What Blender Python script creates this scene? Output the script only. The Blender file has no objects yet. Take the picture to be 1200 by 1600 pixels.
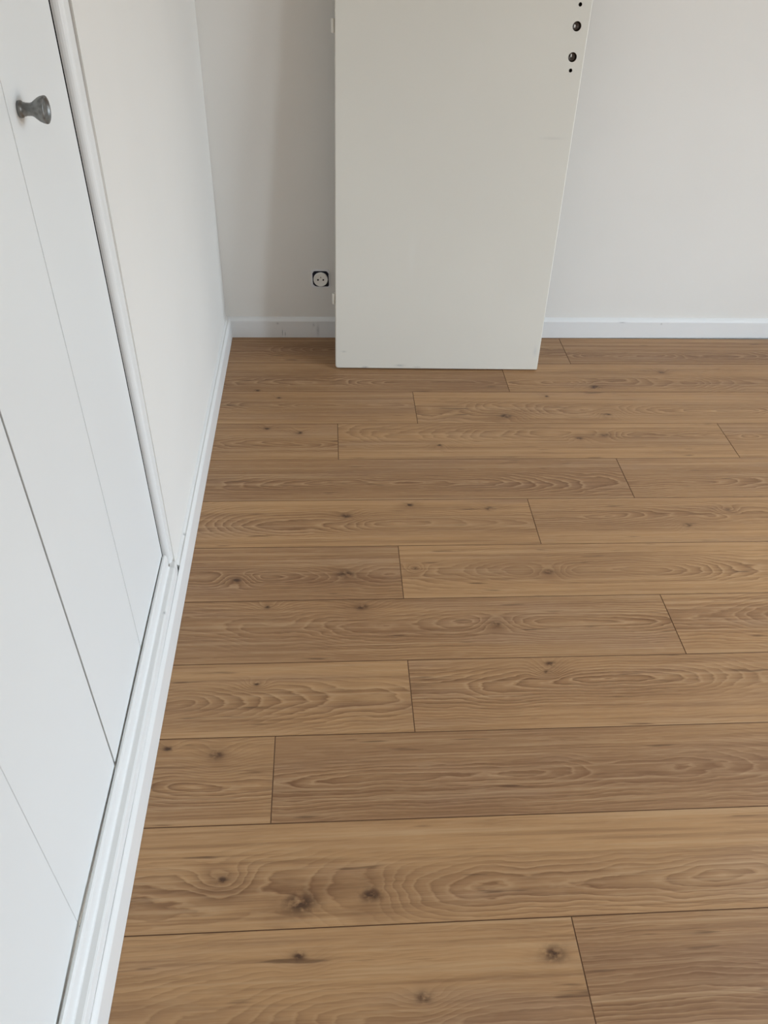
import bpy, bmesh, math, random
from mathutils import Vector, Matrix
R = random.Random(7)
S = bpy.context.scene
C = S.collection

# ------------------------------------------------------------------ camera
cam_d = bpy.data.cameras.new('camera')
cam = bpy.data.objects.new('camera', cam_d)
C.objects.link(cam)
cam_d.sensor_fit = 'VERTICAL'
cam_d.sensor_height = 36.0
cam_d.lens = 1238.46 / 1600 * 36.0
cam_d.clip_start = 0.02
cr, cd, cf = ((0.99758499, -0.05839550, 0.03760525), (-0.00915985, -0.64730330, -0.76217750), (0.06884974, 0.75999237, -0.64627494))
cam.matrix_world = Matrix(((cr[0], -cd[0], -cf[0], 0.35385), (cr[1], -cd[1], -cf[1], -0.10206),
                           (cr[2], -cd[2], -cf[2], 1.43366), (0, 0, 0, 1)))
S.camera = cam

# ------------------------------------------------------------------ daylight
world = bpy.data.worlds.new('daylight')
S.world = world
world.use_nodes = True
wt = world.node_tree
wt.nodes.clear()
wo = wt.nodes.new('ShaderNodeOutputWorld')
wb = wt.nodes.new('ShaderNodeBackground')
wtc = wt.nodes.new('ShaderNodeTexCoord')
wsp = wt.nodes.new('ShaderNodeSeparateXYZ')
wr = wt.nodes.new('ShaderNodeValToRGB')
wmr = wt.nodes.new('ShaderNodeMapRange')
wmr.inputs['From Min'].default_value = -1
wt.links.new(wtc.outputs['Generated'], wsp.inputs[0])
wt.links.new(wsp.outputs['Z'], wmr.inputs['Value'])
wt.links.new(wmr.outputs['Result'], wr.inputs['Fac'])
e = wr.color_ramp.elements                      # pale overcast sky over grey ground
e[0].position = 0.47; e[0].color = (0.27, 0.26, 0.235, 1)
e[1].position = 0.53; e[1].color = (0.73, 0.868, 1.0, 1)
wt.links.new(wr.outputs['Color'], wb.inputs['Color'])
wb.inputs['Strength'].default_value = 15.0
wt.links.new(wb.outputs[0], wo.inputs[0])

RX = 3.3                                         # right wall
WZ0, WZ1 = 0.12, 2.1
WIN = ((-0.50, 0.16), (0.50, 1.38))              # two windows in the right wall: their near and far sides
FY = -2.2                                        # front wall, behind the camera
def portal(loc, rot, w, h):
    d = bpy.data.lights.new('window_portal', 'AREA')
    d.shape = 'RECTANGLE'; d.size = w; d.size_y = h
    d.cycles.is_portal = True
    o = bpy.data.objects.new('window_portal', d)
    C.objects.link(o)
    o.location = loc; o.rotation_euler = rot
for wa, wb in WIN:
    portal((RX + 0.10, (wa + wb) / 2, (WZ0 + WZ1) / 2), (0, math.pi / 2, 0), WZ1 - WZ0, wb - wa)

vs = S.view_settings
vs.view_transform = 'Standard'; vs.look = 'None'; vs.gamma = 1.0
vs.use_curve_mapping = False
vs.exposure = 0.09

# ------------------------------------------------------------------ node helpers
class NT:
    def __init__(self, name):
        self.m = bpy.data.materials.new(name)
        self.m.use_nodes = True
        self.t = self.m.node_tree
        self.t.nodes.clear()
        self.out = self.t.nodes.new('ShaderNodeOutputMaterial')
        self.b = self.t.nodes.new('ShaderNodeBsdfPrincipled')
        self.t.links.new(self.b.outputs[0], self.out.inputs[0])
    def n(self, typ, **kw):
        nd = self.t.nodes.new(typ)
        for k, v in kw.items(): setattr(nd, k, v)
        return nd
    def put(self, sock, v):
        if isinstance(v, bpy.types.NodeSocket): self.t.links.new(v, sock)
        else: sock.default_value = v
    def math(self, op, a, b=0.0, c=0.0, clamp=False):
        nd = self.n('ShaderNodeMath', operation=op, use_clamp=clamp)
        for i, v in enumerate((a, b, c)): self.put(nd.inputs[i], v)
        return nd.outputs[0]
    def add(self, a, b): return self.math('ADD', a, b)
    def sub(self, a, b): return self.math('SUBTRACT', a, b)
    def mul(self, a, b): return self.math('MULTIPLY', a, b)
    def sq(self, a): return self.math('MULTIPLY', a, a)
    def xyz(self, x, y, z):
        nd = self.n('ShaderNodeCombineXYZ')
        for i, v in enumerate((x, y, z)): self.put(nd.inputs[i], v)
        return nd.outputs[0]
    def sep(self, v):
        nd = self.n('ShaderNodeSeparateXYZ'); self.put(nd.inputs[0], v)
        return nd.outputs
    def noise(self, v, scale=1.0, detail=2.0, rough=0.5):
        nd = self.n('ShaderNodeTexNoise')
        self.put(nd.inputs['Vector'], v)
        nd.inputs['Scale'].default_value = scale
        nd.inputs['Detail'].default_value = detail
        nd.inputs['Roughness'].default_value = rough
        return nd.outputs['Fac']
    def step(self, v, a, b, lo=0.0, hi=1.0):
        nd = self.n('ShaderNodeMapRange', interpolation_type='SMOOTHSTEP')
        for i, s in enumerate((v, a, b, lo, hi)): self.put(nd.inputs[i], s)
        return nd.outputs[0]
    def mix(self, f, a, b, mode='MIX'):
        nd = self.n('ShaderNodeMix', data_type='RGBA', blend_type=mode)
        self.put(nd.inputs[0], f)
        for i, v in ((6, a), (7, b)):
            self.put(nd.inputs[i], v if isinstance(v, bpy.types.NodeSocket) else (*v, 1.0))
        return nd.outputs[2]
    def attr(self, name):
        return self.n('ShaderNodeAttribute', attribute_type='OBJECT', attribute_name=name)
    def bump(self, h, strength, dist):
        nd = self.n('ShaderNodeBump')
        self.put(nd.inputs['Height'], h)
        nd.inputs['Strength'].default_value = strength
        nd.inputs['Distance'].default_value = dist
        self.t.links.new(nd.outputs[0], self.b.inputs['Normal'])
    def fin(self, col, rough=0.5, metal=0.0, spec=0.5):
        self.put(self.b.inputs['Base Color'], col if isinstance(col, bpy.types.NodeSocket) else (*col, 1.0))
        self.put(self.b.inputs['Roughness'], rough)
        self.b.inputs['Metallic'].default_value = metal
        self.b.inputs['Specular IOR Level'].default_value = spec
        return self.m
    def obj(self): return self.n('ShaderNodeTexCoord').outputs['Object']

def paint(name, col, rough=0.5, spec=0.4, relief=0.12, scale=260, vary=0.03):
    k = NT(name); p = k.obj()
    big = k.noise(p, 2.3, 3)
    c = k.mix(k.step(big, 0.3, 0.7), tuple(v * (1 - vary) for v in col), col)
    k.bump(k.noise(p, scale, 3), relief, 0.0006)
    return k.fin(c, rough, 0, spec)

def wood_material():
    k = NT('oak_laminate')
    x, y, _ = k.sep(k.obj())
    seed = k.attr('seed').outputs['Fac']
    tone = k.attr('tone').outputs['Fac']
    ax, ay, asl = k.sep(k.attr('arch').outputs['Vector'])
    sz = k.mul(seed, 37.0)
    def nz(sx, sy, off=0.0, detail=2.0, rough=0.5):
        return k.noise(k.xyz(k.mul(x, sx), k.mul(y, sy), k.add(sz, off)), 1.0, detail, rough)
    # knots bend the grain and carry dark hearts
    bend = None; dark = None
    for nm in ('knot_a', 'knot_b', 'knot_c'):
        kx, ky, ks = k.sep(k.attr(nm).outputs['Vector'])
        dx = k.sub(x, kx); dy = k.sub(y, ky)
        d2 = k.math('DIVIDE', k.add(k.sq(k.mul(dx, 0.62)), k.sq(dy)), k.sq(ks))
        g = k.math('EXPONENT', k.mul(d2, -0.07))
        hrt = k.math('EXPONENT', k.mul(d2, -1.0))
        bend = g if bend is None else k.add(bend, g)
        dark = hrt if dark is None else k.add(dark, hrt)
    # cut through slowly wandering growth rings: gives cathedral arches
    wav = k.sub(nz(2.6, 3.0, 1.7, 2), 0.5)
    yy = k.add(k.sub(y, ay), k.mul(k.sub(nz(3.2, 4.0, 5.1, 2), 0.5), 0.045))
    h = k.add(k.mul(k.sub(x, ax), asl), k.mul(wav, 0.085))
    r = k.math('SQRT', k.add(k.sq(yy), k.add(k.sq(h), 1e-6)))
    val = k.add(k.mul(k.math('POWER', k.mul(r, 10.0), 1.12), 13.0), k.mul(bend, 3.2))
    val = k.add(val, k.mul(k.sub(nz(9, 42, 2.2, 3, .6), 0.5), 1.5))
    fr = k.math('FRACT', val)
    line = k.mul(k.math('POWER', fr, 2.2), k.step(fr, 0.90, 1.0, 1.0, 0.0))
    centre = k.math('EXPONENT', k.mul(k.sq(k.math('DIVIDE', yy, 0.05)), -1.0))
    con = k.add(k.mul(k.step(nz(2.2, 9, 9.3, 2), 0.35, 0.68), 0.55), k.add(k.mul(centre, 0.60), k.mul(tone, 0.28)))
    # colour
    blot = k.sub(nz(1.5, 13, 3.4, 3, .6), 0.5)
    f = k.add(k.add(tone, k.mul(blot, 1.75)), k.mul(k.sub(centre, 0.45), 0.30))
    f = k.math('ADD', f, 0.0, clamp=True)
    col = k.mix(f, GOLD, BROWN)
    pink = k.step(nz(2.0, 16, 14.2, 2), 0.52, 0.75)
    col = k.mix(k.mul(pink, 0.40), col, GREYISH)
    col = k.mix(k.math('MULTIPLY', k.mul(line, con), 0.80, clamp=True), col, LATE)
    lng = nz(1.3, 95, 16.6, 4, .62)                 # long light and dark fibres
    col = k.mix(k.mul(k.step(lng, 0.50, 0.66), 0.42), col, LATE)
    col = k.mix(k.mul(k.step(lng, 0.48, 0.34), 0.34), col, PALE)
    fib = nz(7, 420, 7.7, 3, .65)
    new = k.mul(k.mul(k.step(fr, 0.0, 0.05), k.step(fr, 0.30, 0.08)), con)
    col = k.mix(k.math('MULTIPLY', new, 0.27, clamp=True), col, PALE)
    fib2 = nz(18, 170, 8.9, 2, .6)
    col = k.mix(k.mul(k.step(fib, 0.48, 0.72), 0.20), col, LATE)
    col = k.mix(k.mul(k.step(fib2, 0.52, 0.30), 0.16), col, PALE)
    # short dark streaks along the grain
    st = k.step(nz(7.0, 75, 21.3, 2, .5), 0.66, 0.78)
    col = k.mix(k.mul(st, 0.62), col, DARK)
    halo = k.mul(bend, k.step(nz(11, 24, 30.1, 2), 0.35, 0.7))
    col = k.mix(k.mul(halo, 0.42), col, LATE)
    kn = k.mul(dark, k.step(nz(70, 90, 11.9, 3), 0.25, 0.60))
    col = k.mix(k.math('MULTIPLY', kn, 1.15, clamp=True), col, DARK)
    k.bump(k.add(k.mul(fib, 0.6), k.mul(line, -0.4)), 0.10, 0.0005)
    return k.fin(col, k.add(k.mul(fib, 0.12), 0.40), 0, 0.36)

GOLD = (0.470, 0.266, 0.122)
BROWN = (0.295, 0.158, 0.078)
GREYISH = (0.385, 0.238, 0.148)
LATE = (0.185, 0.086, 0.038)
PALE = (0.560, 0.370, 0.205)
DARK = (0.085, 0.040, 0.020)
M = {}
M['wood'] = wood_material()
M['groove'] = NT('dark_plank_bevel').fin((0.190, 0.100, 0.052), 0.6, 0, 0.2)
M['subfloor'] = NT('subfloor').fin((0.05, 0.035, 0.022), 0.8, 0, 0.1)
M['wall'] = paint('matt_white_wall', (0.815, 0.785, 0.740), 0.62, 0.25, 0.10, 190, 0.02)
M['ceiling'] = paint('ceiling_white', (0.82, 0.81, 0.79), 0.8, 0.2)
M['closet'] = paint('satin_white_closet', (0.800, 0.800, 0.785), 0.42, 0.4, 0.05, 320, 0.015)
M['dark'] = NT('shade_black').fin((0.02, 0.02, 0.022), 0.8, 0, 0.1)  # near-black: puts the shade of the gaps into the colour
M['gapgrey'] = NT('meeting_strip').fin((0.20, 0.20, 0.20), 0.7, 0, 0.2)
M['rawwood'] = NT('raw_brown_wood').fin((0.06, 0.040, 0.028), 0.7, 0, 0.2)
M['tarnish'] = NT('tarnished_lock').fin((0.140, 0.108, 0.090), 0.45, 0.4)
M['steel'] = NT('worn_steel').fin((0.42, 0.37, 0.33), 0.32, 0.9)
M['glint'] = NT('steel_glint').fin((0.80, 0.78, 0.75), 0.45, 0.5)  # pale colour that paints the glint inside the lock holes
M['navy'] = NT('navy_backing').fin((0.008, 0.008, 0.022), 0.55, 0, 0.3)
M['plastic'] = NT('white_plastic').fin((0.90, 0.87, 0.82), 0.35, 0, 0.5)
M['plaster'] = paint('chipped_plaster', (0.86, 0.85, 0.86), 0.85, 0.1, 0.8, 300, 0.12)

def pewter():
    k = NT('pewter'); p = k.obj()
    a = k.noise(p, 140, 3); 
    c = k.mix(k.step(a, 0.35, 0.65), (0.17, 0.17, 0.165), (0.27, 0.27, 0.26))
    k.bump(a, 0.25, 0.0008)
    return k.fin(c, 0.42, 0.75)
M['pewter'] = pewter()

def marked(name, col, marks, rough, relief=0.12, scale=150):
    """paint with a few dirt marks: (centre, half sizes, strength, colour) in object space"""
    k = NT(name); p = k.obj()
    x, y, z = k.sep(p)
    brk = k.step(k.noise(p, 420, 2), 0.30, 0.55)
    c = k.mix(k.step(k.noise(p, 2.3, 3), 0.3, 0.7), tuple(v * .98 for v in col), col)
    for cen, siz, amt, dirt in marks:
        d = None
        for a, m, h in zip((x, y, z), cen, siz):
            t = k.sq(k.math('DIVIDE', k.sub(a, m), h))
            d = t if d is None else k.add(d, t)
        c = k.mix(k.mul(k.mul(k.math('EXPONENT', k.mul(d, -1.0)), brk), amt), c, dirt)
    k.bump(k.noise(p, scale, 3), relief, 0.0006)
    return k.fin(c, rough, 0, 0.45)
G = (.26, .26, .27); B = 9.0
M['scuffed'] = marked('scuffed_trim', (0.815, 0.81, 0.80), [
    ((.186, 2.6, .022), (.0014, B, .012), .9, G), ((.196, 2.6, .016), (.0012, B, .010), .8, G), ((.170, 2.6, .058), (.004, B, .003), .7, G),
    ((.318, 2.6, .030), (.005, B, .022), .45, G), ((.302, 2.6, .052), (.004, B, .006), .4, G), ((1.475, 2.6, .066), (.012, B, .002), .55, G),
    ((1.63, 2.6, .060), (.003, B, .003), .6, G)], 0.36)
M['trim'] = marked('white_gloss_trim', (0.825, 0.815, 0.795), [
    ((-.012, 1.413, .077), (.003, .004, .01), .9, G), ((-.013, 1.118, .108), (.003, .004, .01), .6, G),
    ((-.012, 1.290, .09), (.004, .005, .02), .7, G), ((-.010, 1.36, .076), (.003, .03, .01), .25, G)], 0.34)
M['door'] = marked('creamy_white_door', (0.740, 0.705, 0.632), [
    ((.105, .004, 0), (.010, .004, B), .7, G), ((.228, .012, 0), (.014, .004, B), .55, G), ((.290, .006, 0), (.012, .003, B), .4, G),
    ((.030, .062, 0), (.008, .003, B), .35, G), ((.705, .070, 0), (.006, .016, B), .30, (.35, .38, .45)), ((.25, .40, 0), (.012, .06, B), .12, (.9, .88, .85)),
    ((.66, .76, 0), (.03, .004, B), .18, G)], 0.45, 0.06, 240)

# ------------------------------------------------------------------ mesh helpers
def link(name, me, mats, parent=None, kind=None, loc=None):
    o = bpy.data.objects.new(name, me)
    C.objects.link(o)
    if me is not None and mats:
        for m in (mats if isinstance(mats, (list, tuple)) else [mats]): me.materials.append(m)
    if parent: o.parent = parent
    if kind: o['kind'] = kind
    if loc is not None: o.location = loc
    return o

def mesh(name, bm, smooth=False):
    bmesh.ops.recalc_face_normals(bm, faces=bm.faces)
    me = bpy.data.meshes.new(name)
    bm.to_mesh(me); bm.free()
    if smooth:
        for p in me.polygons: p.use_smooth = True
    return me

def add_box(bm, lo, hi, mi=0):
    vsx = [bm.verts.new((x, y, z)) for x in (lo[0], hi[0]) for y in (lo[1], hi[1]) for z in (lo[2], hi[2])]
    for f in ((0, 1, 3, 2), (4, 6, 7, 5), (0, 4, 5, 1), (2, 3, 7, 6), (0, 2, 6, 4), (1, 5, 7, 3)):
        fc = bm.faces.new([vsx[i] for i in f]); fc.material_index = mi

def boxes(name, lst, mat, parent=None, kind=None, bevel=0.0):
    bm = bmesh.new()
    for lo, hi in lst: add_box(bm, lo, hi)
    if bevel: bmesh.ops.bevel(bm, geom=list(bm.edges), offset=bevel, segments=2, affect='EDGES', profile=0.5)
    return link(name, mesh(name, bm), mat, parent, kind)

def sweep(name, sections, mat, parent=None, kind=None):
    """loft equal closed sections (lists of 3-D points) into one solid"""
    bm = bmesh.new()
    rings = [[bm.verts.new(p) for p in s] for s in sections]
    n = len(rings[0])
    for a, b in zip(rings, rings[1:]):
        for i in range(n): bm.faces.new((a[i], a[(i + 1) % n], b[(i + 1) % n], b[i]))
    bm.faces.new(rings[0]); bm.faces.new(rings[-1])
    return link(name, mesh(name, bm), mat, parent, kind)

def lathe(bm, prof, axis_o, ax, seg=32, mi=0):
    """revolve (distance along axis, radius) pairs"""
    ax = Vector(ax).normalized(); u = ax.orthogonal().normalized(); v = ax.cross(u)
    o = Vector(axis_o); rings = []
    for d, r in prof:
        if r <= 1e-6: rings.append([bm.verts.new(o + ax * d)])
        else: rings.append([bm.verts.new(o + ax * d + (u * math.cos(t) + v * math.sin(t)) * r)
                            for t in (2 * math.pi * i / seg for i in range(seg))])
    for a, b in zip(rings, rings[1:]):
        for i in range(seg):
            j = (i + 1) % seg
            if len(a) == 1 and len(b) == 1: continue
            if len(a) == 1: f = bm.faces.new((a[0], b[j], b[i]))
            elif len(b) == 1: f = bm.faces.new((a[i], a[j], b[0]))
            else: f = bm.faces.new((a[i], a[j], b[j], b[i]))
            f.material_index = mi; f.smooth = True

# ------------------------------------------------------------------ room shell
WX = -0.018                                      # face of the left wall
def back_y(x): return 2.5945 + 0.0096 * x        # front of the back skirting (the wall runs slightly askew)
BT = 0.014
Y0 = FY
CL0, CL1, CLH = 0.155, 1.2995, 2.16               # closet opening with its casing

bm = bmesh.new()
a, b = -0.60, RX + 0.2
for x0, x1 in ((a, b),):
    lo = [(x0, back_y(x0) + BT, -0.1), (x1, back_y(x1) + BT, -0.1), (x1, back_y(x1) + BT + 0.15, -0.1), (x0, back_y(x0) + BT + 0.15, -0.1)]
    v0 = [bm.verts.new(p) for p in lo]; v1 = [bm.verts.new((p[0], p[1], 2.5)) for p in lo]
    bm.faces.new(v0); bm.faces.new(v1)
    for i in range(4): bm.faces.new((v0[i], v0[(i + 1) % 4], v1[(i + 1) % 4], v1[i]))
link('wall_back', mesh('wall_back', bm), M['wall'], kind='structure')

boxes('wall_left', [((-0.15, CL1, -0.1), (WX, 2.607, 2.5)), ((-0.15, CL0, CLH), (WX, CL1, 2.5)), ((-0.15, Y0, -0.1), (WX, CL0, 2.5))],
      M['wall'], kind='structure')
boxes('wall_closet_gap_shade', [((-0.66, 0.05, -0.1), (-0.60, 1.42, 2.5)), ((-0.60, 0.05, -0.1), (-0.15, 0.10, 2.5)), ((-0.60, 1.37, -0.1), (-0.15, 1.42, 2.5)),
                      ((-0.60, 1.289, -0.1), (-0.0370, 1.2990, 2.5))],  # dark lining added so the gap beside the jamb reads as black shade
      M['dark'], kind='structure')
boxes('wall_front', [((-0.15, Y0 - 0.15, -0.1), (RX + 0.2, Y0, 2.5))], M['wall'], kind='structure')
(A0, A1), (B0, B1) = WIN
boxes('wall_right', [((RX, Y0, -0.1), (RX + 0.2, A0, 2.5)), ((RX, A1, -0.1), (RX + 0.2, B0, 2.5)), ((RX, B1, -0.1), (RX + 0.2, 2.62, 2.5)),
                     ((RX, A0, -0.1), (RX + 0.2, A1, WZ0)), ((RX, A0, WZ1), (RX + 0.2, A1, 2.5)),
                     ((RX, B0, -0.1), (RX + 0.2, B1, WZ0)), ((RX, B0, WZ1), (RX + 0.2, B1, 2.5))], M['wall'], kind='structure')
boxes('ceiling', [((-0.7, Y0 - 0.2, 2.5), (RX + 0.25, 2.9, 2.6))], M['ceiling'], kind='structure')
for n, (wa, wb) in enumerate(WIN):
    boxes('window_%d' % (n + 1), [((RX + .11, wa, WZ0), (RX + .16, wa + .05, WZ1)), ((RX + .11, wb - .05, WZ0), (RX + .16, wb, WZ1)),
                                  ((RX + .11, wa + .05, WZ0), (RX + .16, wb - .05, WZ0 + .06)), ((RX + .11, wa + .05, WZ1 - .06), (RX + .16, wb - .05, WZ1))],
          M['trim'], kind='structure')

# ------------------------------------------------------------------ floor planks
floor = boxes('floor', [((-0.15, Y0, -0.10), (RX, 2.62, -0.012))], M['subfloor'], kind='structure')
W, L, TH, GAP, BEV = 0.193, 1.2565, 0.0118, 0.0004, 0.0009

def plank_mesh(x0, x1, y0, y1):
    bm = bmesh.new()
    g = GAP / 2
    X0, X1, Ya, Yb = x0 + g, x1 - g, y0 + g, y1 - g
    def ring(i, z): return [bm.verts.new(p) for p in ((X0 + i, Ya + i, z), (X1 - i, Ya + i, z), (X1 - i, Yb - i, z), (X0 + i, Yb - i, z))]
    r0, r1, r2 = ring(0, -TH), ring(0, -0.0009), ring(BEV, 0.0)
    for a, b in ((r0, r1), (r1, r2)):
        for i in range(4):
            f = bm.faces.new((a[i], a[(i + 1) % 4], b[(i + 1) % 4], b[i])); f.material_index = 1
    bm.faces.new(r2); f = bm.faces.new(r0[::-1]); f.material_index = 1
    me = mesh('plank', bm)
    me.materials.append(M['wood']); me.materials.append(M['groove'])
    return me

joint = {0: 1.239, 1: 0.978, 2: 0.6415, 3: 0.383, 4: 1.2415, 5: 0.924, 6: 0.536, 7: 1.1893, 8: 0.530, 9: 0.2372, 10: -0.03, 11: 0.7727}
# (row, plank number from the left wall): tone, arch (x, v, slope), knots (x, v, size) in room metres / share of plank width from its far edge
look = {
    (0, 0): (.75, (.55, .5, .10), []), (0, 1): (.60, (1.46, .70, .10), []),
    (1, 0): (.66, (.74, .66, .09), [(.115, .96, .006)]), (1, 1): (.28, (1.20, .66, .13), [(1.287, .83, .012), (1.56, .3, .006)]),
    (2, 0): (.36, (.46, .44, .09), [(.19, .2, .005)]), (2, 1): (.16, (1.75, .6, .11), [(.937, .77, .012), (1.284, .73, .006), (1.10, .14, .005)]),
    (3, 0): (.34, (.17, .56, .12), [(.159, .14, .006), (.263, .26, .007)]),
    (3, 1): (.20, (1.50, .34, .10), [(1.241, .35, .008), (1.152, .44, .007), (.70, .62, .006)]), (3, 2): (.36, (1.78, .4, .1), []),
    (4, 0): (.66, (.42, .60, .075), []), (4, 1): (.58, (1.40, .62, .08), []),
    (5, 0): (.22, (.54, .52, .14), [(.807, .22, .008), (.40, .36, .009), (.58, .12, .007)]),
    (5, 1): (.34, (1.06, .40, .10), [(1.358, .63, .007), (1.5, .3, .006)]),
    (6, 0): (.66, (.28, .56, .10), [(.394, .54, .013), (.12, .62, .007)]), (6, 1): (.20, (1.10, .53, .12), [(.575, .45, .004), (.92, .55, .008)]),
    (7, 0): (.60, (.93, .45, .085), [(.202, .10, .006), (.431, .13, .009), (.753, .46, .007)]), (7, 1): (.45, (1.9, .4, .1), []),
    (8, 0): (.26, (.02, .55, .15), [(.19, .30, .004)]), (8, 1): (.50, (.93, .36, .11), [(.859, .10, .007), (.847, .22, .005)]),
    (9, 0): (.34, (.12, .56, .14), [(.120, .21, .009), (.02, .12, .006)]), (9, 1): (.78, (.52, .56, .060), []),
    (10, 0): (.16, (1.04, .68, .10), [(.156, .54, .008), (.297, .78, .018), (.422, .73, .012)]),
    (11, 0): (.20, (.72, .78, .13), [(.296, .23, .007), (.728, .31, .012), (.50, .6, .008)]), (11, 1): (.76, (.95, .62, .070), []),
}
shared = {}
SY = 2.60208
for row in range(0, 25):
    ya, yb = SY - W * (row + 1), SY - W * row
    if yb < Y0: break
    j = joint.get(row)
    if j is None: j = R.uniform(0, L)
    s = j - L * math.ceil((j + 0.02) / L)
    idx = 0
    while s < RX:
        x0, x1 = max(s, -0.004), min(s + L, RX)
        if x1 - x0 < 0.01: s += L; continue
        lo, hi = -W / 2, W / 2
        if row == 0: hi += 0.004
        key = (round(x0 - s, 4), round(x1 - s, 4), row == 0)
        if key not in shared: shared[key] = plank_mesh(x0 - s, x1 - s, lo, hi)
        o = link('plank', shared[key], None, floor)
        yc = (ya + yb) / 2
        o.location = (s, yc, R.uniform(-0.00012, 0.00012))
        tone, arch, knots = look.get((row, idx), (None, None, None))
        if tone is None:
            tone = R.choice((.2, .3, .5, .65)); arch = (s + R.uniform(.2, 1.1), R.uniform(.35, .65), R.uniform(.08, .13))
            knots = [(s + R.uniform(.1, 1.2), R.uniform(.1, .9), R.uniform(.005, .011)) for _ in range(R.choice((0, 1, 2, 3)))]
        o['tone'] = float(tone)
        o['seed'] = R.random()
        o['arch'] = (arch[0] - s, (0.5 - arch[1]) * W, arch[2])
        ks = [(kx - s, (0.5 - kv) * W, kz) for kx, kv, kz in knots] + [(9.0, 9.0, 0.01)] * 3
        for nm, kv in zip(('knot_a', 'knot_b', 'knot_c'), ks): o[nm] = kv
        idx += 1
        s += L

# ------------------------------------------------------------------ skirting boards
lp = [(0, 0.0006), (0, .0655), (-.0007, .0680), (-.0025, .0710), (-.0060, .0755), (-.0078, .0768), (-.0085, .0768), (-.0085, 0.0006)]
sweep('baseboard_left', [[(x, y, z) for x, z in lp] for y in (Y0, back_y(0) - 0.0003)], M['trim'], kind='structure')
cp = [(-.0086, .060), (-.0086, .0769), (-.0098, .0764), (-.0112, .0768), (-.0140, .0790), (-.0165, .0805), (-.0179, .0810), (-.0179, .060)]
sweep('trim_1', [[(x, y, z) for x, z in cp] for y in (CL1 + 0.002, back_y(0) + BT - 0.001)], M['trim'], kind='structure')
bp = [(0, 0.0006), (0, .0650), (.0008, .0675), (.0035, .0705), (.0085, .0752), (.0120, .0775), (BT - .0002, .0785), (BT - .0002, 0.0006)]
sweep('baseboard_back', [[(x, back_y(x) + d, z) for d, z in bp] for x in (-0.0177, RX - 0.001)], M['scuffed'], kind='structure')
# ------------------------------------------------------------------ closet: sill, casing, folding doors
DX = -0.036                                      # face of the closed leaves
sp = [(-.0087, .0006), (-.0087, .1035), (-.0098, .1068), (-.0125, .1085), (-.0215, .1095), (-.0236, .1110), (-.0242, .1150),
      (-.0243, .1420), (-.0255, .1458), (-.0285, .1482), (-.0315, .1480), (-.0338, .1450), (-.0340, .1400), (-.0340, .0006)]
ys = [0.20 + i * (1.262 - 0.20) / 14 for i in range(15)]
secs = []
for y in ys:
    w = math.sin(y * 9.0) * 0.0003
    secs.append([(x + (w if z > .1 else 0), y, z + (w if z > .1 else 0)) for x, z in sp])
sweep('trim_2', secs, M['trim'], kind='structure')
# caulked end of the ledge dying into the wall
en = [[(x, 1.2622, z) for x, z in sp[:5]] + [(-.0243, 1.2622, .1095), (-.0243, 1.2622, .0006)],
      [(x - .002, 1.285, z - .004 if z > .05 else z) for x, z in sp[:5]] + [(-.0243, 1.285, .106), (-.0243, 1.285, .0006)],
      [(x - .006, 1.300, z - .016 if z > .05 else z) for x, z in sp[:5]] + [(-.0243, 1.300, .094), (-.0243, 1.300, .0006)]]
sweep('trim_3', en, M['trim'], kind='structure')

def jamb(name, y_at, sgn):
    """moulded upright: rounded inner edge, flat face, small step down to the wall"""
    prof = [(-.0364, 0.0), (-.0325, .0004), (-.0290, .0014), (-.0260, .0030), (-.0235, .0052), (-.0222, .0078), (-.0230, .0086), (-.0222, .0096),
            (-.0208, .0110), (-.0203, .0350), (-.0212, .0375), (-.0218, .0390), (-.0220, .0425), (-.0364, .0425)]
    sec = []
    for z in (0.104, 0.4, 0.8, 1.25, CLH + 0.0):
        y = y_at(z)
        sec.append([(x, y + sgn * d, z) for x, d in prof])
    return sweep(name, sec, M['trim'], kind='structure')
jamb('trim_4', lambda z: 1.2535 + 0.017 * max(0.0, 1.24 - z), 1)
jamb('trim_5', lambda z: 0.194, -1)
boxes('trim_6', [((-.06, .194, CLH - 0.04), (-.0155, 1.2545, CLH))], M['trim'], kind='structure', bevel=.003)

def leaf(name, y0b, y0t, y1b, y1t, xa, xb, parent):
    """plain folding leaf between two (bottom, top) edges along the wall; xa, xb: face depth at its two edges"""
    zb, zt, t = 0.128, CLH - 0.045, 0.018
    bm = bmesh.new()
    e = 0.0006
    f = [(xa - e, y0b, zb), (xb - e, y1b, zb), (xb - e, y1t, zt), (xa - e, y0t, zt)]
    fi = [(xa, y0b + e, zb + e), (xb, y1b - e, zb + e), (xb, y1t - e, zt - e), (xa, y0t + e, zt - e)]
    bk = [(p[0] - t, p[1], p[2]) for p in f]
    r = [[bm.verts.new(p) for p in q] for q in (fi, f, bk)]
    bm.faces.new(r[0]); bm.faces.new(r[2])
    for a, b in zip(r, r[1:]):
        for i in range(4): bm.faces.new((a[i], a[(i + 1) % 4], b[(i + 1) % 4], b[i]))
    return link(name, mesh(name, bm), M['closet'], parent)

def empty(name, loc):
    o = bpy.data.objects.new(name, None); C.objects.link(o); o.location = loc
    o.empty_display_size = 0.1
    return o

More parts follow.
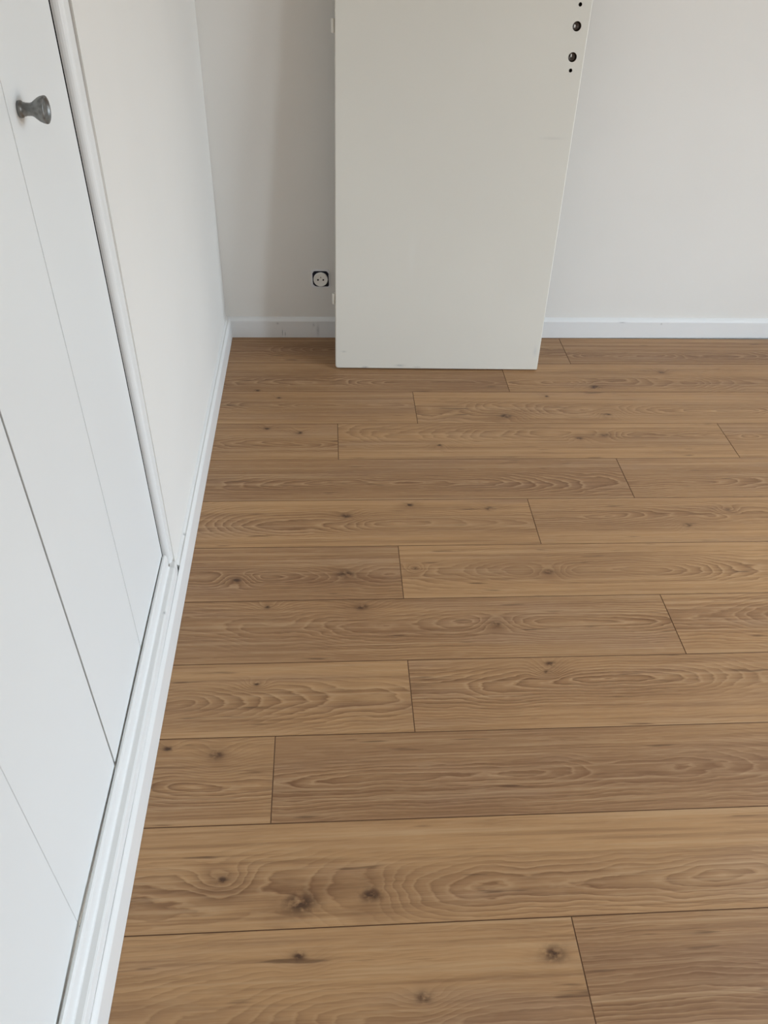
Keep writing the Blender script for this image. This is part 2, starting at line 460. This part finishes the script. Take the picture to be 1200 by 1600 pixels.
d1 = empty('door_1', (0, 0, 0)); d1['kind'] = 'structure'
d2 = empty('door_2', (0, 0, 0)); d2['kind'] = 'structure'
l1 = leaf('door_leaf', .9890, .9872, 1.2655, 1.2287, -.0365, -.0355, d1)
l2 = leaf('door_leaf', .7215, .7205, .9866, .9848, -.0360, -.0365, d1)
l3 = leaf('door_leaf', .4455, .4450, .7155, .7145, -.0392, -.0358, d2)
l4 = leaf('door_leaf', .1960, .1960, .4447, .4442, -.0346, -.0392, d2)
bm = bmesh.new(); add_box(bm, (-.0530, .7150, .128), (-.0450, .7215, CLH - .045))
link('meeting_strip', mesh('meeting_strip', bm), M['gapgrey'], d1)

bm = bmesh.new()
kp = [(0, 0), (0, .0100), (.0018, .0104), (.0042, .0100), (.0052, .0088), (.0060, .0081), (.0075, .0084), (.0090, .0078), (.0150, .0077), (.0175, .0086),
      (.0210, .0112), (.0250, .0140), (.0290, .0158), (.0325, .0166), (.0342, .0164), (.0350, .0150), (.0338, .0132), (.0318, .0122),
      (.0322, .0085), (.0336, .0040), (.0340, 0)]
lathe(bm, kp, (-.0362, 1.026, 1.1545), (1, 0, 0), 36)
link('knob', mesh('knob', bm, True), M['pewter'], l1)['label'] = 'dark pewter grey knob with a flared end'

# ------------------------------------------------------------------ unhung door leaning on the back wall
lean = math.radians(6.0)
DW, DH, DT = 0.722, 1.94, 0.038
# frame: u along the width, s up the leaf, n out of its front
ux = Vector((.72, -.0085, 0)).normalized()
fw = Vector((-ux.y, ux.x, 0))
up = Vector((0, 0, math.cos(lean))) + fw * math.sin(lean)
nn = ux.cross(up).normalized()                   # points towards the room (front) after the sign below
if nn.y > 0: nn = -nn
org = Vector((.380, 2.3662, DT * math.sin(lean) + 0.0008))
DM = Matrix(((ux.x, up.x, nn.x, org.x), (ux.y, up.y, nn.y, org.y), (ux.z, up.z, nn.z, org.z), (0, 0, 0, 1)))
door = empty('interior_door', (0, 0, 0))
door.matrix_world = DM
door['label'] = 'white interior door taken off its hinges, leaning against the back wall'
door['category'] = 'door'
door['kind'] = 'thing'

def outline(i, rc):
    pts = []
    for cx, cy, a0, rad in ((i + rc[0], i + rc[0], 180, rc[0]), (DW - i - rc[1], i + rc[1], 270, rc[1]), (DW - i - rc[2], DH - i - rc[2], 0, rc[2]), (i + rc[3], DH - i - rc[3], 90, rc[3])):
        for k in range(5):
            t = math.radians(a0 + 22.5 * k)
            pts.append((cx + rad * math.cos(t), cy + rad * math.sin(t)))
    return pts
rcs = (.010, .003, .004, .004)
bm = bmesh.new()
levels = [(.0032, 0.0), (.0014, -.0006), (.0004, -.0018), (0.0, -.0038), (0.0, -DT + .002), (.002, -DT)]
rings = []
for i, z in levels: rings.append([bm.verts.new((x, y, z)) for x, y in outline(i, rcs)])
for a, b in zip(rings, rings[1:]):
    n = len(a)
    for k in range(n):
        f = bm.faces.new((a[k], a[(k + 1) % n], b[(k + 1) % n], b[k])); f.smooth = True
bm.faces.new(rings[-1])
holes = [(.6865, 1.0520, .0125), (.6865, .9756, .0125), (.6872, 1.1044, .0052), (.6865, .9419, .0052)]
edges = []
for k in range(len(rings[0])): edges.append(bm.edges.get((rings[0][k], rings[0][(k + 1) % len(rings[0])])))
bottoms = []
for hx, hy, hr in holes:
    top = [bm.verts.new((hx + hr * math.cos(2 * math.pi * k / 24), hy + hr * math.sin(2 * math.pi * k / 24), 0)) for k in range(24)]
    ed = [bm.edges.new((top[k], top[(k + 1) % 24])) for k in range(24)]
    edges += ed
    dp = -.013 if hr > .01 else -.020
    mid = [bm.verts.new((v.co.x, v.co.y, -.0008)) for v in top]
    bot = [bm.verts.new((v.co.x, v.co.y, dp)) for v in top]
    for k in range(24):
        j = (k + 1) % 24
        bm.faces.new((top[k], top[j], mid[j], mid[k]))
        f = bm.faces.new((mid[k], mid[j], bot[j], bot[k])); f.material_index = 1
    f = bm.faces.new(bot); f.material_index = 1
bmesh.ops.triangle_fill(bm, use_beauty=True, use_dissolve=False, edges=edges)
slab = link('door_slab', mesh('door_slab', bm), [M['door'], M['rawwood']], door)

for hx, hy, kind in ((.6865, 1.0520, 'square'), (.6865, .9756, 'slot')):
    b = bmesh.new()
    lathe(b, [(0, 0), (0, .0116), (.0020, .0112), (.0028, .0070), (.0012, .0064), (.0012, 0)], (hx, hy, -.0128), (0, 0, 1), 24)
    if kind == 'square': add_box(b, (hx - .0075, hy - .0034, -.0118), (hx - .0035, hy + .0034, -.0035), 1)
    else: add_box(b, (hx - .0052, hy + .0005, -.0118), (hx - .0020, hy + .0075, -.0035), 1)  # small pale block added as the glint on the lock
    link('lock_case', mesh('lock_case', b), [M['tarnish'], M['glint']], door)

for s0, s1 in ((.2296, .2646), (1.0150, 1.0500)):
    b = bmesh.new()
    lathe(b, [(0, 0), (0, .0046), (.0010, .0052), (s1 - s0 - .001, .0052), (s1 - s0, .0046), (s1 - s0, 0)], (-.0052, s0, -.010), (0, 1, 0), 16)
    add_box(b, (-.0030, s0 + .002, -.030), (0.0004, s1 - .002, -.009))
    link('hinge', mesh('hinge', b), M['door'], door)

# ------------------------------------------------------------------ wall socket without its cover plate
SX, SZ = .3306, .2268
wy = back_y(SX) + BT
sock = empty('power_socket', (SX, wy, SZ))
sock['label'] = 'round white wall socket missing its cover plate, left of the leaning door'
sock['category'] = 'socket'
sock['kind'] = 'thing'
rr = random.Random(3)
def blob(name, half, corner, wob, y0, y1, mat, parent, seed, seg=10, drop=()):
    rg = random.Random(seed)
    pts = []
    for q, (cx, cz) in enumerate(((1, 1), (-1, 1), (-1, -1), (1, -1))):
        rc = corner[q]
        for k in range(seg):
            t = math.radians(90 * q + 90 * k / (seg - 1))
            w = rg.uniform(-wob, wob)
            pts.append((cx * (half - rc) + (rc + w) * math.cos(t), cz * (half - rc) + (rc + w) * math.sin(t)))
    bm = bmesh.new()
    a = [bm.verts.new((x, y0, z)) for x, z in pts]
    b = [bm.verts.new((x * .97, y1, z * .97)) for x, z in pts]
    n = len(a)
    for k in range(n): bm.faces.new((a[k], a[(k + 1) % n], b[(k + 1) % n], b[k]))
    bm.faces.new(a); bm.faces.new(b)
    return link(name, mesh(name, bm), mat, parent)
blob('plaster_rim', .0345, (.014, .012, .012, .008), .0016, 0.0, -.0014, M['plaster'], sock, 4)
blob('mounting_plate', .0285, (.013, .009, .015, .004), .0012, -.0012, -.0040, M['navy'], sock, 8)
b = bmesh.new()
lathe(b, [(.003, .0255), (.0100, .0255), (.0112, .0245), (.0110, .0225), (.0104, .0212), (.0102, .0200), (.0102, 0)], (0, 0, 0), (0, -1, 0), 40)
link('socket_face', mesh('socket_face', b), M['plastic'], sock)
for px in (-.0094, .0094):
    b = bmesh.new(); lathe(b, [(.0099, .0031), (.0106, .0031), (.0106, 0)], (px, 0, -.0006), (0, -1, 0), 14)
    link('contact_hole', mesh('contact_hole', b), M['dark'], sock)
b = bmesh.new(); lathe(b, [(.0099, .0024), (.0112, .0023), (.0122, .0012), (.0123, 0)], (0, 0, .0088), (0, -1, 0), 14)
link('earth_pin', mesh('earth_pin', b), M['steel'], sock)
for sx, sz in ((-.0215, .0210), (.0205, -.0215)):
    b = bmesh.new(); lathe(b, [(.0038, .0030), (.0050, .0028), (.0054, 0)], (sx, 0, sz), (0, -1, 0), 12)
    link('fixing_screw', mesh('fixing_screw', b), M['navy'], sock)
